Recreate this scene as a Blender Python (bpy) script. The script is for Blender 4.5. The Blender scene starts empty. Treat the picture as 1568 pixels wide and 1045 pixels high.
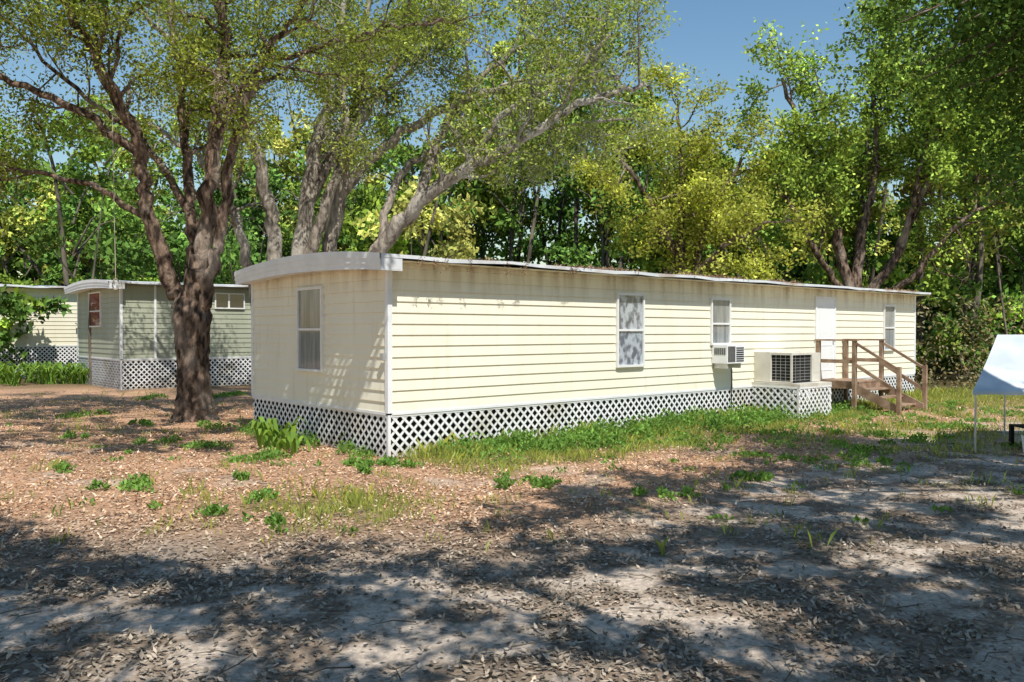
import bpy, math, numpy as np
from mathutils import Vector
rng = np.random.default_rng(7)
scene = bpy.context.scene

# ------------------------------------------------------------------ world
EL = math.radians(55); SH = np.array([0.35, -0.937])
SUN = np.array([SH[0]*math.cos(EL), SH[1]*math.cos(EL), math.sin(EL)])
SUN /= np.linalg.norm(SUN)
OFF = SH/math.tan(EL)            # ground offset towards the sun per metre of height
w = bpy.data.worlds.new("World"); scene.world = w; w.use_nodes = True
nt = w.node_tree
sky = nt.nodes.new("ShaderNodeTexSky"); sky.sky_type = 'NISHITA'; sky.sun_disc = False
sky.sun_elevation = EL; sky.sun_rotation = math.atan2(SH[0], SH[1])
sky.air_density = 1.5; sky.dust_density = 0.2; sky.ozone_density = 2.2
hs = nt.nodes.new("ShaderNodeHueSaturation"); hs.inputs['Saturation'].default_value = 1.2; nt.links.new(sky.outputs[0], hs.inputs['Color'])
bg = nt.nodes["Background"]; nt.links.new(hs.outputs[0], bg.inputs[0]); bg.inputs[1].default_value = 0.12
sl = bpy.data.lights.new("sun", 'SUN'); sl.energy = 5.0; sl.angle = math.radians(0.5); sl.color = (1.0, 0.955, 0.88)
so = bpy.data.objects.new("sun", sl); scene.collection.objects.link(so)
so.rotation_euler = Vector(SUN).to_track_quat('Z', 'Y').to_euler(); so.location = (10, -30, 40)
cam = bpy.data.cameras.new("camera"); cam.lens = 29.2; cam.sensor_width = 36; cam.clip_end = 3000
co = bpy.data.objects.new("camera", cam); scene.collection.objects.link(co)
co.location = (0, 0, 1.96); co.rotation_euler = (math.radians(90-0.68), 0, 0); scene.camera = co
scene.view_settings.view_transform = 'Standard'; scene.view_settings.look = 'None'; scene.view_settings.exposure = 0

# ------------------------------------------------------------------ noise
def vnoise(x, y, s, seed=0, octv=3):
    x = np.asarray(x, float)/s; y = np.asarray(y, float)/s
    out = 0; amp = 1; tot = 0
    for o in range(octv):
        xi = np.floor(x).astype(np.int64); yi = np.floor(y).astype(np.int64); fx = x-xi; fy = y-yi
        fx = fx*fx*(3-2*fx); fy = fy*fy*(3-2*fy)
        def h(a, b):
            n = (a*374761393 + b*668265263 + (seed+o*17)*982451653) & 0x7fffffff
            n = ((n ^ (n >> 13))*1274126177) & 0x7fffffff
            return ((n ^ (n >> 16)) & 0xffff)/65535.0
        v = (h(xi, yi)*(1-fx)+h(xi+1, yi)*fx)*(1-fy)+(h(xi, yi+1)*(1-fx)+h(xi+1, yi+1)*fx)*fy
        out = out+v*amp; tot += amp; amp *= .5; x = x*2.03+11.3; y = y*2.03+5.7
    return out/tot
def inpoly(px, py, poly):
    px = np.asarray(px); py = np.asarray(py); r = np.zeros(px.shape, bool); n = len(poly)
    for i in range(n):
        x1, y1 = poly[i]; x2, y2 = poly[(i+1) % n]
        c = ((y1 > py) != (y2 > py)) & (px < (x2-x1)*(py-y1)/((y2-y1) if y2 != y1 else 1e-9)+x1)
        r ^= c
    return r
def sstep(a, b, x):
    t = np.clip((x-a)/(b-a), 0, 1); return t*t*(3-2*t)

# ------------------------------------------------------------------ materials
def mat_new(name):
    m = bpy.data.materials.new(name); m.use_nodes = True
    return m, m.node_tree, m.node_tree.nodes["Principled BSDF"]
def mat_noise(name, c1, c2, scale=5, rough=.7, bump=0.0, metallic=0, stretch=(1, 1, 1), lo=.35, hi=.65, c3=None, s3=1.0, bscale=None, spec=.3, bdist=.03):
    m, t, b = mat_new(name)
    tc = t.nodes.new("ShaderNodeTexCoord"); mp = t.nodes.new("ShaderNodeMapping")
    mp.inputs['Scale'].default_value = stretch; t.links.new(tc.outputs['Object'], mp.inputs[0])
    n = t.nodes.new("ShaderNodeTexNoise"); n.inputs['Scale'].default_value = scale; n.inputs['Detail'].default_value = 6
    t.links.new(mp.outputs[0], n.inputs['Vector'])
    r = t.nodes.new("ShaderNodeValToRGB"); r.color_ramp.elements[0].position = lo; r.color_ramp.elements[1].position = hi
    r.color_ramp.elements[0].color = (*c1, 1); r.color_ramp.elements[1].color = (*c2, 1)
    t.links.new(n.outputs[0], r.inputs[0]); col = r.outputs[0]
    if c3:
        n3 = t.nodes.new("ShaderNodeTexNoise"); n3.inputs['Scale'].default_value = s3; n3.inputs['Detail'].default_value = 4
        t.links.new(mp.outputs[0], n3.inputs['Vector'])
        r3 = t.nodes.new("ShaderNodeValToRGB"); r3.color_ramp.elements[0].position = .52; r3.color_ramp.elements[1].position = .72
        t.links.new(n3.outputs[0], r3.inputs[0])
        mx = t.nodes.new("ShaderNodeMixRGB"); mx.inputs[2].default_value = (*c3, 1)
        t.links.new(r3.outputs[0], mx.inputs[0]); t.links.new(col, mx.inputs[1]); col = mx.outputs[0]
    t.links.new(col, b.inputs['Base Color'])
    b.inputs['Roughness'].default_value = rough; b.inputs['Metallic'].default_value = metallic
    b.inputs['Specular IOR Level'].default_value = spec
    if bump:
        bp = t.nodes.new("ShaderNodeBump"); bp.inputs['Strength'].default_value = bump; bp.inputs['Distance'].default_value = bdist
        nb = n
        if bscale:
            nb = t.nodes.new("ShaderNodeTexNoise"); nb.inputs['Scale'].default_value = bscale; nb.inputs['Detail'].default_value = 5
            t.links.new(mp.outputs[0], nb.inputs['Vector'])
        t.links.new(nb.outputs[0], bp.inputs['Height']); t.links.new(bp.outputs[0], b.inputs['Normal'])
    return m
def grime(m, z0, z1, color, stretch=(5, 5, .5), lo=.45, hi=.7, amt=.8):
    """stain that grows from height z0 to z1 (object space), broken up by streaky noise"""
    t = m.node_tree; b = t.nodes["Principled BSDF"]; src = b.inputs['Base Color'].links[0].from_socket
    tc = t.nodes.new("ShaderNodeTexCoord"); sp_ = t.nodes.new("ShaderNodeSeparateXYZ"); t.links.new(tc.outputs['Object'], sp_.inputs[0])
    mr = t.nodes.new("ShaderNodeMapRange"); mr.inputs['From Min'].default_value = z0; mr.inputs['From Max'].default_value = z1; t.links.new(sp_.outputs['Z'], mr.inputs['Value'])
    mp = t.nodes.new("ShaderNodeMapping"); mp.inputs['Scale'].default_value = stretch; t.links.new(tc.outputs['Object'], mp.inputs[0])
    n = t.nodes.new("ShaderNodeTexNoise"); n.inputs['Scale'].default_value = 1.3; n.inputs['Detail'].default_value = 5; t.links.new(mp.outputs[0], n.inputs['Vector'])
    r = t.nodes.new("ShaderNodeMapRange"); r.inputs['From Min'].default_value = lo; r.inputs['From Max'].default_value = hi; t.links.new(n.outputs[0], r.inputs['Value'])
    mu = t.nodes.new("ShaderNodeMath"); mu.operation = 'MULTIPLY'; t.links.new(mr.outputs[0], mu.inputs[0]); t.links.new(r.outputs[0], mu.inputs[1])
    mu2 = t.nodes.new("ShaderNodeMath"); mu2.operation = 'MULTIPLY'; mu2.inputs[1].default_value = amt; t.links.new(mu.outputs[0], mu2.inputs[0])
    mx = t.nodes.new("ShaderNodeMixRGB"); mx.inputs[2].default_value = (*color, 1); t.links.new(mu2.outputs[0], mx.inputs[0]); t.links.new(src, mx.inputs[1]); t.links.new(mx.outputs[0], b.inputs['Base Color'])
def mat_leaf(name, transl=.35):
    m = bpy.data.materials.new(name); m.use_nodes = True; t = m.node_tree; t.nodes.clear()
    o = t.nodes.new("ShaderNodeOutputMaterial"); a = t.nodes.new("ShaderNodeVertexColor"); a.layer_name = "Col"
    d = t.nodes.new("ShaderNodeBsdfDiffuse"); t.links.new(a.outputs[0], d.inputs[0])
    if not transl: t.links.new(d.outputs[0], o.inputs[0]); return m
    tr = t.nodes.new("ShaderNodeBsdfTranslucent")
    mu = t.nodes.new("ShaderNodeMixRGB"); mu.blend_type = 'MULTIPLY'; mu.inputs[0].default_value = 1
    mu.inputs[2].default_value = (1.5, 1.7, .6, 1); t.links.new(a.outputs[0], mu.inputs[1]); t.links.new(mu.outputs[0], tr.inputs[0])
    m1 = t.nodes.new("ShaderNodeMixShader"); m1.inputs[0].default_value = transl
    t.links.new(d.outputs[0], m1.inputs[1]); t.links.new(tr.outputs[0], m1.inputs[2]); t.links.new(m1.outputs[0], o.inputs[0])
    return m
M_leaf = mat_leaf("leaf"); M_litter = mat_leaf("dry_leaf", 0); M_grass = mat_leaf("grass", .25); M_leafd = mat_leaf("matte_leaf", 0)
M_bark = mat_noise("oak_bark", (.05, .035, .026), (.27, .19, .14), 9, .95, 1.0, stretch=(1, 1, .4), lo=.4, hi=.62, c3=(.40, .33, .27), s3=1.6, bscale=11, spec=.1, bdist=.09)
M_bark_pale = mat_noise("pale_oak_bark", (.12, .10, .085), (.46, .40, .33), 8, .95, 1.0, stretch=(1, 1, .4), c3=(.55, .51, .45), s3=1.3, bscale=11, spec=.1, bdist=.06)
M_bark2 = mat_noise("forest_bark", (.06, .05, .04), (.20, .17, .13), 3, .95, .4, stretch=(1, 1, .3), spec=.1)

def siding_mat(name, c1, c2, dirt):
    m, t, b = mat_new(name)
    tc = t.nodes.new("ShaderNodeTexCoord")
    mp = t.nodes.new("ShaderNodeMapping"); mp.inputs['Scale'].default_value = (1, 1, .25); t.links.new(tc.outputs['Object'], mp.inputs[0])
    n = t.nodes.new("ShaderNodeTexNoise"); n.inputs['Scale'].default_value = 1.4; n.inputs['Detail'].default_value = 5; t.links.new(mp.outputs[0], n.inputs[0])
    r = t.nodes.new("ShaderNodeValToRGB"); r.color_ramp.elements[0].position = .3; r.color_ramp.elements[1].position = .7
    r.color_ramp.elements[0].color = (*c1, 1); r.color_ramp.elements[1].color = (*c2, 1); t.links.new(n.outputs[0], r.inputs[0])
    mp2 = t.nodes.new("ShaderNodeMapping"); mp2.inputs['Scale'].default_value = (5, 5, .6); t.links.new(tc.outputs['Object'], mp2.inputs[0])
    n2 = t.nodes.new("ShaderNodeTexNoise"); n2.inputs['Scale'].default_value = 1.5; n2.inputs['Detail'].default_value = 6; t.links.new(mp2.outputs[0], n2.inputs[0])
    r2 = t.nodes.new("ShaderNodeValToRGB"); r2.color_ramp.elements[0].position = .55; r2.color_ramp.elements[1].position = .85
    r2.color_ramp.elements[1].color = (.55, .55, .55, 1); t.links.new(n2.outputs[0], r2.inputs[0])
    mx = t.nodes.new("ShaderNodeMixRGB"); mx.inputs[2].default_value = (*dirt, 1)
    t.links.new(r2.outputs[0], mx.inputs[0]); t.links.new(r.outputs[0], mx.inputs[1]); t.links.new(mx.outputs[0], b.inputs['Base Color'])
    b.inputs['Roughness'].default_value = .55; b.inputs['Specular IOR Level'].default_value = .3
    return m
M_side = siding_mat("cream_vinyl", (.86, .81, .64), (.90, .86, .70), (.62, .54, .38))
grime(M_side, 2.5, 3.0, (.34, .23, .11), stretch=(4, 4, .35), lo=.42, hi=.72, amt=.75)
M_side2 = siding_mat("green_vinyl", (.34, .36, .27), (.42, .44, .34), (.24, .26, .18))
M_side3 = siding_mat("pale_vinyl", (.80, .75, .58), (.86, .82, .65), (.55, .5, .36))
M_white = mat_noise("white_paint", (.78, .79, .80), (.87, .88, .88), 3, .45, 0)
M_lat = mat_noise("lattice_vinyl", (.80, .81, .82), (.88, .88, .88), 2, .5, 0, c3=(.64, .62, .55), s3=.9)
grime(M_lat, .30, .0, (.36, .31, .20), stretch=(2, 2, 2), lo=.3, hi=.7, amt=.8)
M_roof = mat_noise("roof_metal", (.60, .62, .64), (.78, .80, .81), 2, .45, 0, c3=(.42, .33, .25), s3=1.3)
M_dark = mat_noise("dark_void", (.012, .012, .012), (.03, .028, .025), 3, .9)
M_beige = mat_noise("beige_metal", (.60, .57, .49), (.70, .67, .59), 3, .5, c3=(.48, .42, .33), s3=2)
M_wood = mat_noise("weathered_wood", (.22, .14, .09), (.42, .30, .21), 4, .85, .3, stretch=(1, 1, 1), spec=.15)
M_alu = mat_noise("window_frame", (.76, .76, .74), (.84, .84, .82), 5, .4)
M_curt = mat_noise("lace_curtain", (.16, .18, .22), (.62, .66, .72), 9, .8, lo=.42, hi=.58, stretch=(1, 1, .7))
M_curt2 = mat_noise("plain_curtain", (.26, .27, .27), (.46, .46, .45), 2, .8, stretch=(6, 6, .5))
M_red = mat_noise("red_curtain", (.25, .06, .045), (.36, .12, .09), 5, .8)
M_door = mat_noise("door_paint", (.82, .83, .82), (.87, .88, .87), 2, .4)
M_tarp = mat_noise("tarp_fabric", (.50, .56, .62), (.64, .69, .74), 2.5, .5, .3, c3=(.74, .77, .8), s3=1.6)
M_steel = mat_noise("steel_tube", (.5, .5, .5), (.62, .62, .62), 6, .4, metallic=.6)
M_rope = mat_noise("rope_fibre", (.4, .36, .28), (.5, .45, .36), 30, .9)
def glass_mat():
    m = bpy.data.materials.new("window_glass"); m.use_nodes = True; t = m.node_tree; t.nodes.clear()
    o = t.nodes.new("ShaderNodeOutputMaterial"); tr = t.nodes.new("ShaderNodeBsdfTransparent"); g = t.nodes.new("ShaderNodeBsdfGlossy")
    tr.inputs[0].default_value = (.88, .9, .9, 1); g.inputs['Roughness'].default_value = .04
    mx = t.nodes.new("ShaderNodeMixShader"); mx.inputs[0].default_value = .12
    t.links.new(tr.outputs[0], mx.inputs[1]); t.links.new(g.outputs[0], mx.inputs[2]); t.links.new(mx.outputs[0], o.inputs[0])
    return m
M_glass = glass_mat()

# ------------------------------------------------------------------ mesh builders
def build_mesh(name, V, F, mats, midx=None, col=None, smooth=False):
    me = bpy.data.meshes.new(name); k = F.shape[1]
    me.vertices.add(len(V)); me.vertices.foreach_set("co", V.astype(np.float32).ravel())
    me.loops.add(F.size); me.loops.foreach_set("vertex_index", F.astype(np.int32).ravel())
    me.polygons.add(len(F)); me.polygons.foreach_set("loop_start", (np.arange(len(F))*k).astype(np.int32))
    try: me.polygons.foreach_set("loop_total", np.full(len(F), k, np.int32))
    except Exception: pass
    for m in mats: me.materials.append(m)
    if midx is not None: me.polygons.foreach_set("material_index", midx.astype(np.int32))
    me.polygons.foreach_set("use_smooth", np.full(len(F), smooth))
    if col is not None:
        a = me.color_attributes.new("Col", 'FLOAT_COLOR', 'POINT')
        c = np.ones((len(V), 4), np.float32); c[:, :3] = col; a.data.foreach_set("color", c.ravel())
    me.update(calc_edges=True); me.validate()
    return me
def add_obj(name, me, parent=None):
    o = bpy.data.objects.new(name, me); scene.collection.objects.link(o)
    if parent: o.parent = parent
    return o
def empty(name, loc=(0, 0, 0), rz=0):
    o = bpy.data.objects.new(name, None); scene.collection.objects.link(o); o.location = loc; o.rotation_euler = (0, 0, rz); return o
class MB:
    def __init__(s): s.V = []; s.F = []; s.M = []; s.n = 0; s.mats = []
    def mi(s, m):
        if m not in s.mats: s.mats.append(m)
        return s.mats.index(m)
    def add(s, V, F, m):
        V = np.asarray(V, float); F = np.asarray(F)
        s.V.append(V); s.F.append(F+s.n); s.M.append(np.full(len(F), s.mi(m))); s.n += len(V)
    def box(s, a, b, m, fr=None):
        x0, y0, z0 = a; x1, y1, z1 = b
        V = np.array([[x, y, z] for x in (x0, x1) for y in (y0, y1) for z in (z0, z1)], float)
        if fr: V = fr(V)
        s.add(V, [[0, 1, 3, 2], [4, 6, 7, 5], [0, 4, 5, 1], [2, 3, 7, 6], [0, 2, 6, 4], [1, 5, 7, 3]], m)
    def quad(s, p, m, fr=None):
        p = np.array(p, float); p = fr(p) if fr else p; s.add(p, [[0, 1, 2, 3]], m)
    def tube(s, P, R, sides, m, flute=0):
        P = np.asarray(P, float); R = np.asarray(R, float); n = len(P)
        T = np.gradient(P, axis=0); T /= np.linalg.norm(T, axis=1)[:, None]+1e-9
        ref = np.array([1., .13, 0]) if abs(T[0][2]) > .6 else np.array([0, 0, 1.])
        A = np.cross(T, ref); A /= np.linalg.norm(A, axis=1)[:, None]+1e-9; B = np.cross(T, A)
        th = np.arange(sides)*2*math.pi/sides
        RR = R[:, None]*np.ones(sides)
        if flute: RR = RR*(1+flute*np.sin(th*3+1)[None]*.6+flute*np.sin(th*5+np.arange(n)[:, None]*.25)*.5+flute*rng.normal(0, .45, (n, sides)))
        V = P[:, None]+(A[:, None]*np.cos(th)[None, :, None]+B[:, None]*np.sin(th)[None, :, None])*RR[..., None]
        i = np.arange(n-1)[:, None]*sides; j = np.arange(sides)[None]; j2 = (j+1) % sides
        F = np.stack([i+j, i+j2, i+sides+j2, i+sides+j], -1).reshape(-1, 4)
        s.add(V.reshape(-1, 3), F, m)
    def obj(s, name, parent=None, smooth=False):
        return add_obj(name, build_mesh(name, np.concatenate(s.V), np.concatenate(s.F), s.mats, np.concatenate(s.M), smooth=smooth), parent)
def unit(n):
    v = rng.normal(size=(n, 3)); return v/np.linalg.norm(v, axis=1)[:, None]
def leaves(name, C, L, W, col, mat, parent=None, flat=None, up=0.0):
    """one diamond-shaped leaf per centre"""
    n = len(C); L = np.broadcast_to(L, n)[:, None]; W = np.broadcast_to(W, n)[:, None]
    d = unit(n)
    if flat is not None: d[:, 2] *= flat
    if up: d[:, 2] = np.abs(d[:, 2])+up
    d /= np.linalg.norm(d, axis=1)[:, None]
    q = unit(n)
    if flat is not None: q = np.array([0, 0, 1.])+q*flat
    s_ = np.cross(d, q); s_ /= np.linalg.norm(s_, axis=1)[:, None]+1e-9
    V = np.stack([C, C+d*L*.45+s_*W*.5, C+d*L, C+d*L*.45-s_*W*.5], 1).reshape(-1, 3)
    F = np.arange(4*n).reshape(-1, 4)
    return add_obj(name, build_mesh(name, V, F, [mat], col=np.repeat(col, 4, axis=0)), parent)
def leafcol(n, base, var=.25, ncl=None, yel=.3):
    base = np.array(base); b = np.exp(rng.normal(0, var, n))[:, None]
    c = base[None]*b; y = rng.random(n)[:, None]*yel
    return np.clip(c*(1+np.array([.5, .1, -.3])*y), .003, .8)
def catmull(P, k=6):
    P = np.asarray(P, float); Q = np.vstack([2*P[0]-P[1], P, 2*P[-1]-P[-2]]); out = []
    for i in range(1, len(Q)-2):
        for t in np.arange(k)/k:
            a, b, c, d = Q[i-1], Q[i], Q[i+1], Q[i+2]
            out.append(.5*((2*b)+(-a+c)*t+(2*a-5*b+4*c-d)*t*t+(-a+3*b-3*c+d)*t**3))
    out.append(P[-1]); return np.array(out)

LIT = [(-9.5, 8.9), (-5.4, 8.9), (-2.6, 7.2), (-1.1, 7.9), (.7, 10.9), (2.3, 13), (5.5, 13.9), (9, 15.5), (13, 20), (14, 24), (11.4, 26.5), (-2.4, 14.3), (-1.9, 12.9), (-4.2, 12.6), (-9.5, 12.8)]
def shadow_ok(C):
    g = C[:, :2]-OFF[None]*C[:, 2:3]
    return ~inpoly(g[:, 0], g[:, 1], LIT)

def tree(name, limbs, base_col, leafL=.11, nper=50, sec=2.4, step=.5, start=.35, spread=.24, sides=10, bark=M_bark, trunk=None, up=.2, yel=.4, moss=0, tw=.012, var=.36, zmin=0, lm=None, rs=1.0):
    par = empty(name)
    mb = MB()
    if trunk is not None:
        P, R = trunk; k = 8; Pt = catmull(P, k); Rt = np.interp(np.linspace(0, len(R)-1, len(Pt)), range(len(R)), R); mb.tube(Pt, Rt, 26, bark, .10)
    cl = []
    for P, r0, r1 in limbs:
        r0 *= rs; r1 *= rs
        Pc = catmull(P, 7); n = len(Pc); Pc[3:] += rng.normal(0, .04, (n-3, 3))
        R = r0+(r1-r0)*np.linspace(0, 1, n)**.8; mb.tube(Pc, R, sides, bark, .09)
        seg = np.linalg.norm(np.diff(Pc, axis=0), axis=1); cs = np.r_[0, np.cumsum(seg)]; Lt = cs[-1]
        for s in np.arange(Lt*start, Lt, step*rng.uniform(.8, 1.2)):
            f = s/Lt; p = np.array([np.interp(s, cs, Pc[:, a]) for a in range(3)]); i = min(np.searchsorted(cs, s), n-1)
            tg = Pc[i]-Pc[i-1]; tg /= np.linalg.norm(tg)+1e-9; rr = np.interp(s, cs, R)
            d = tg*.5+unit(1)[0]*.95+np.array([0, 0, up]); d /= np.linalg.norm(d)
            L = sec*rng.uniform(.55, 1.25)*(1-.3*f); m = 7; pts = [p]
            for q in range(m):
                d = d+rng.normal(0, .24, 3)+np.array([0, 0, .03]); d /= np.linalg.norm(d); pts.append(pts[-1]+d*L/m)
            pts = np.array(pts)
            mb.tube(pts, np.linspace(min(rr*.5, .06*sec/2.4), tw, m+1), 5, bark)
            for q in range(2, m+1):
                for z in range(2):
                    d2 = (pts[q]-pts[q-1]); d2 /= np.linalg.norm(d2); d2 = d2*.6+unit(1)[0]*.9; d2 /= np.linalg.norm(d2)
                    l2 = sec*.3*rng.uniform(.4, 1.2); p1 = pts[q]+d2*l2*.5+rng.normal(0, .05, 3); p2 = p1+d2*l2*.5+rng.normal(0, .08, 3)
                    mb.tube(np.array([pts[q], p1, p2]), [tw, tw*.7, tw*.35], 3, bark)
                    if q > 3 or rng.random() < .4: cl += [p1, p2]
    mb.obj("trunk_and_limbs", par, True)
    cl = np.array(cl); cl = cl[(rng.random(len(cl)) < .9) & (cl[:, 2] > zmin)]
    bright = np.exp(rng.normal(0, var, len(cl))); idx = np.repeat(np.arange(len(cl)), rng.integers(int(nper*.4), int(nper*1.6), len(cl)))
    C = cl[idx]+rng.normal(0, spread, (len(idx), 3))*np.array([1, 1, .7])
    ok = shadow_ok(C); C = C[ok]; idx = idx[ok]
    col = leafcol(len(C), base_col, .22, yel=yel)*bright[idx][:, None]
    leaves("foliage", C, leafL*rng.uniform(.6, 1.3, len(C)), leafL*.55, col, lm or M_leaf, par)
    if moss:
        k = rng.choice(len(cl), moss); C = cl[k]; Cm = np.repeat(C, 40, axis=0)+rng.normal(0, .1, (moss*40, 3))*np.array([1, 1, 0]); Cm[:, 2] -= rng.random(len(Cm))*.8
        Cm = Cm[shadow_ok(Cm)]
        leaves("spanish_moss", Cm, .16, .02, leafcol(len(Cm), (.30, .30, .22), .2, yel=.1), M_leafd, par)
    return par

# ------------------------------------------------------------------ ground
T = np.array([.753, .658]); N = np.array([.658, -.753]); C0 = np.array([-1.89, 12.7])
ANG = math.atan2(.658, .753)
def tq(x, y):
    rx = x-C0[0]; ry = y-C0[1]; return rx*T[0]+ry*T[1], rx*N[0]+ry*N[1]
def gz(x, y): return (vnoise(x, y, 1.6, 3, 3)-.5)*.10 + (vnoise(x, y, .35, 5, 2)-.5)*.03
def grass_d(x, y):
    t, q = tq(x, y); n = vnoise(x, y, .8, 21); n2 = vnoise(x, y, .35, 22)
    strip = sstep(-.3, .8, t)*(1-sstep(.8+n*1.2, 1.5+n*1.8, q))*sstep(-.02, .05, q)*sstep(.25, .5, n)
    blob = np.exp(-(((x+2.1)/1.1)**2+((y-9.1)/.95)**2)**1.5)*sstep(.3, .55, n2)
    right = sstep(4.0, 8, t)*(1-sstep(4.6, 7.2, q+n))*sstep(-.02, .2, q)*sstep(.34, .60, n)*(.35+.65*sstep(.35, .6, n2))*.85
    far = sstep(21, 25, y)*sstep(4, 9, x)*.9
    tufts = sstep(.66, .74, n2)*sstep(6.8, 8, y)*.3
    return np.clip(np.maximum.reduce([strip, blob, right, far, tufts]), 0, 1)
def sand_d(x, y):
    n = vnoise(x, y, 1.5, 31); n2 = vnoise(x, y, .32, 33, 4)
    f = 1-sstep(5.6, 8.2, y+(n-.5)*3.5-np.maximum(x, 0)*1.1)
    f = np.clip(f*(1-.9*sstep(.40, .56, n2)), 0, 1)
    path = np.exp(-((y-(15+.4*(x-7)))/1.3)**2)*sstep(5.5, 8, x)*sstep(.3, .6, n)
    spots = sstep(.66, .78, vnoise(x, y, .9, 35))*.5*sstep(6, 8, y)*(1-sstep(14, 17, y))
    return np.maximum(np.maximum(f, path*.9), spots)
xs = np.unique(np.r_[-2000, -600, -200, -100, -60, np.arange(-40, -14, .8), np.arange(-14, -8, .2), np.arange(-8, 12, .07), np.arange(12, 18, .2), np.arange(18, 45, .8), 60, 100, 200, 600, 2000])
ys = np.unique(np.r_[-2000, -600, -200, -60, -20, np.arange(-8, 3, .8), np.arange(3, 16, .07), np.arange(16, 28, .2), np.arange(28, 70, 1.0), 100, 200, 600, 2000])
X, Y = np.meshgrid(xs, ys); Z = gz(X, Y); gx, gy = X.ravel(), Y.ravel()
V = np.stack([gx, gy, Z.ravel()], 1); nx, ny = len(xs), len(ys)
ii = (np.arange(ny-1)[:, None]*nx+np.arange(nx-1)[None]).ravel(); F = np.stack([ii, ii+1, ii+nx+1, ii+nx], 1)
g = grass_d(gx, gy)[:, None]; s = sand_d(gx, gy)[:, None]; n = vnoise(gx, gy, .4, 41)[:, None]; nb = vnoise(gx, gy, 2.2, 43)[:, None]
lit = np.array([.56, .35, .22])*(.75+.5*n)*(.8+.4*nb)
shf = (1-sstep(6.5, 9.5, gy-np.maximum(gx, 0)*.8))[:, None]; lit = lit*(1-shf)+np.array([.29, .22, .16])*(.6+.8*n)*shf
snd = np.array([.66, .56, .46])*(.8+.35*n); grs = np.array([.15, .17, .06])*(.8+.4*n)
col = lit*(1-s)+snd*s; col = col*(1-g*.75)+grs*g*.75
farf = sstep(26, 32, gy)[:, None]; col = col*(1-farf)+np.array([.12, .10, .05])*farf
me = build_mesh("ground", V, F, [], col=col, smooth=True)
m, t, b = mat_new("soil_and_litter")
a = t.nodes.new("ShaderNodeVertexColor"); a.layer_name = "Col"; tc = t.nodes.new("ShaderNodeTexCoord")
n1 = t.nodes.new("ShaderNodeTexNoise"); n1.inputs['Scale'].default_value = 22; n1.inputs['Detail'].default_value = 8; n1.inputs['Roughness'].default_value = .7
t.links.new(tc.outputs['Object'], n1.inputs[0]); r = t.nodes.new("ShaderNodeValToRGB"); r.color_ramp.elements[0].position = .3; r.color_ramp.elements[1].position = .68
r.color_ramp.elements[0].color = (.45, .42, .4, 1); r.color_ramp.elements[1].color = (1.25, 1.25, 1.25, 1); t.links.new(n1.outputs[0], r.inputs[0])
mx = t.nodes.new("ShaderNodeMixRGB"); mx.blend_type = 'MULTIPLY'; mx.inputs[0].default_value = 1; t.links.new(a.outputs[0], mx.inputs[1]); t.links.new(r.outputs[0], mx.inputs[2])
t.links.new(mx.outputs[0], b.inputs['Base Color']); b.inputs['Roughness'].default_value = 1; b.inputs['Specular IOR Level'].default_value = .1
bp = t.nodes.new("ShaderNodeBump"); bp.inputs['Strength'].default_value = .8; bp.inputs['Distance'].default_value = .03; t.links.new(n1.outputs[0], bp.inputs['Height']); t.links.new(bp.outputs[0], b.inputs['Normal'])
me.materials.append(m); add_obj("ground", me)

# litter
def wedge(n, y0, y1, p=1.0, k=.70):
    u = rng.random(n); y = (y0**p+(y1**p-y0**p)*u)**(1/p); return rng.uniform(-k, k, n)*y, y
def not_home(x, y):
    t, q = tq(x, y); return ~((t > -.02) & (t < 18.5) & (q < .02) & (q > -4.9))
x, y = wedge(190000, 3.6, 24, 1.0)
keep = (rng.random(len(x)) < (1-.8*sand_d(x, y))*(1-.6*grass_d(x, y))*(.35+.65*sstep(.3, .6, vnoise(x, y, .5, 51)))) & not_home(x, y)
x, y = x[keep], y[keep]; C = np.stack([x, y, gz(x, y)+.008+rng.random(len(x))*.018], 1)
pal = np.array([[.70, .43, .25], [.60, .35, .19], [.44, .27, .16], [.78, .58, .41], [.28, .18, .12], [.62, .48, .35]])
pc = pal[rng.integers(0, 6, len(x))]*np.exp(rng.normal(0, .2, len(x)))[:, None]
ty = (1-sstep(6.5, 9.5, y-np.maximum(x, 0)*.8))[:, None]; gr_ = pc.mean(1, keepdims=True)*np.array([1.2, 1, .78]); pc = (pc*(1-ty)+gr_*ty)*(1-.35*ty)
leaves("leaf_litter", C, rng.uniform(.03, .075, len(x)), rng.uniform(.018, .032, len(x)), pc, M_litter, flat=.35)
mb = MB(); x, y = wedge(420, 4.2, 16); kk = not_home(x, y); x = x[kk]; y = y[kk]
for a_, b_ in zip(x, y):
    th = rng.uniform(0, 6.28); L = rng.uniform(.08, .35); z = gz(a_, b_)+.02
    p = np.array([[a_, b_, z], [a_+math.cos(th)*L*.5+rng.normal(0, .015), b_+math.sin(th)*L*.5, z+.015], [a_+math.cos(th+.2)*L, b_+math.sin(th+.2)*L, z+.005]])
    mb.tube(p, [.005, .004, .002], 4, M_bark2)
mb.obj("fallen_twigs")

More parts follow.
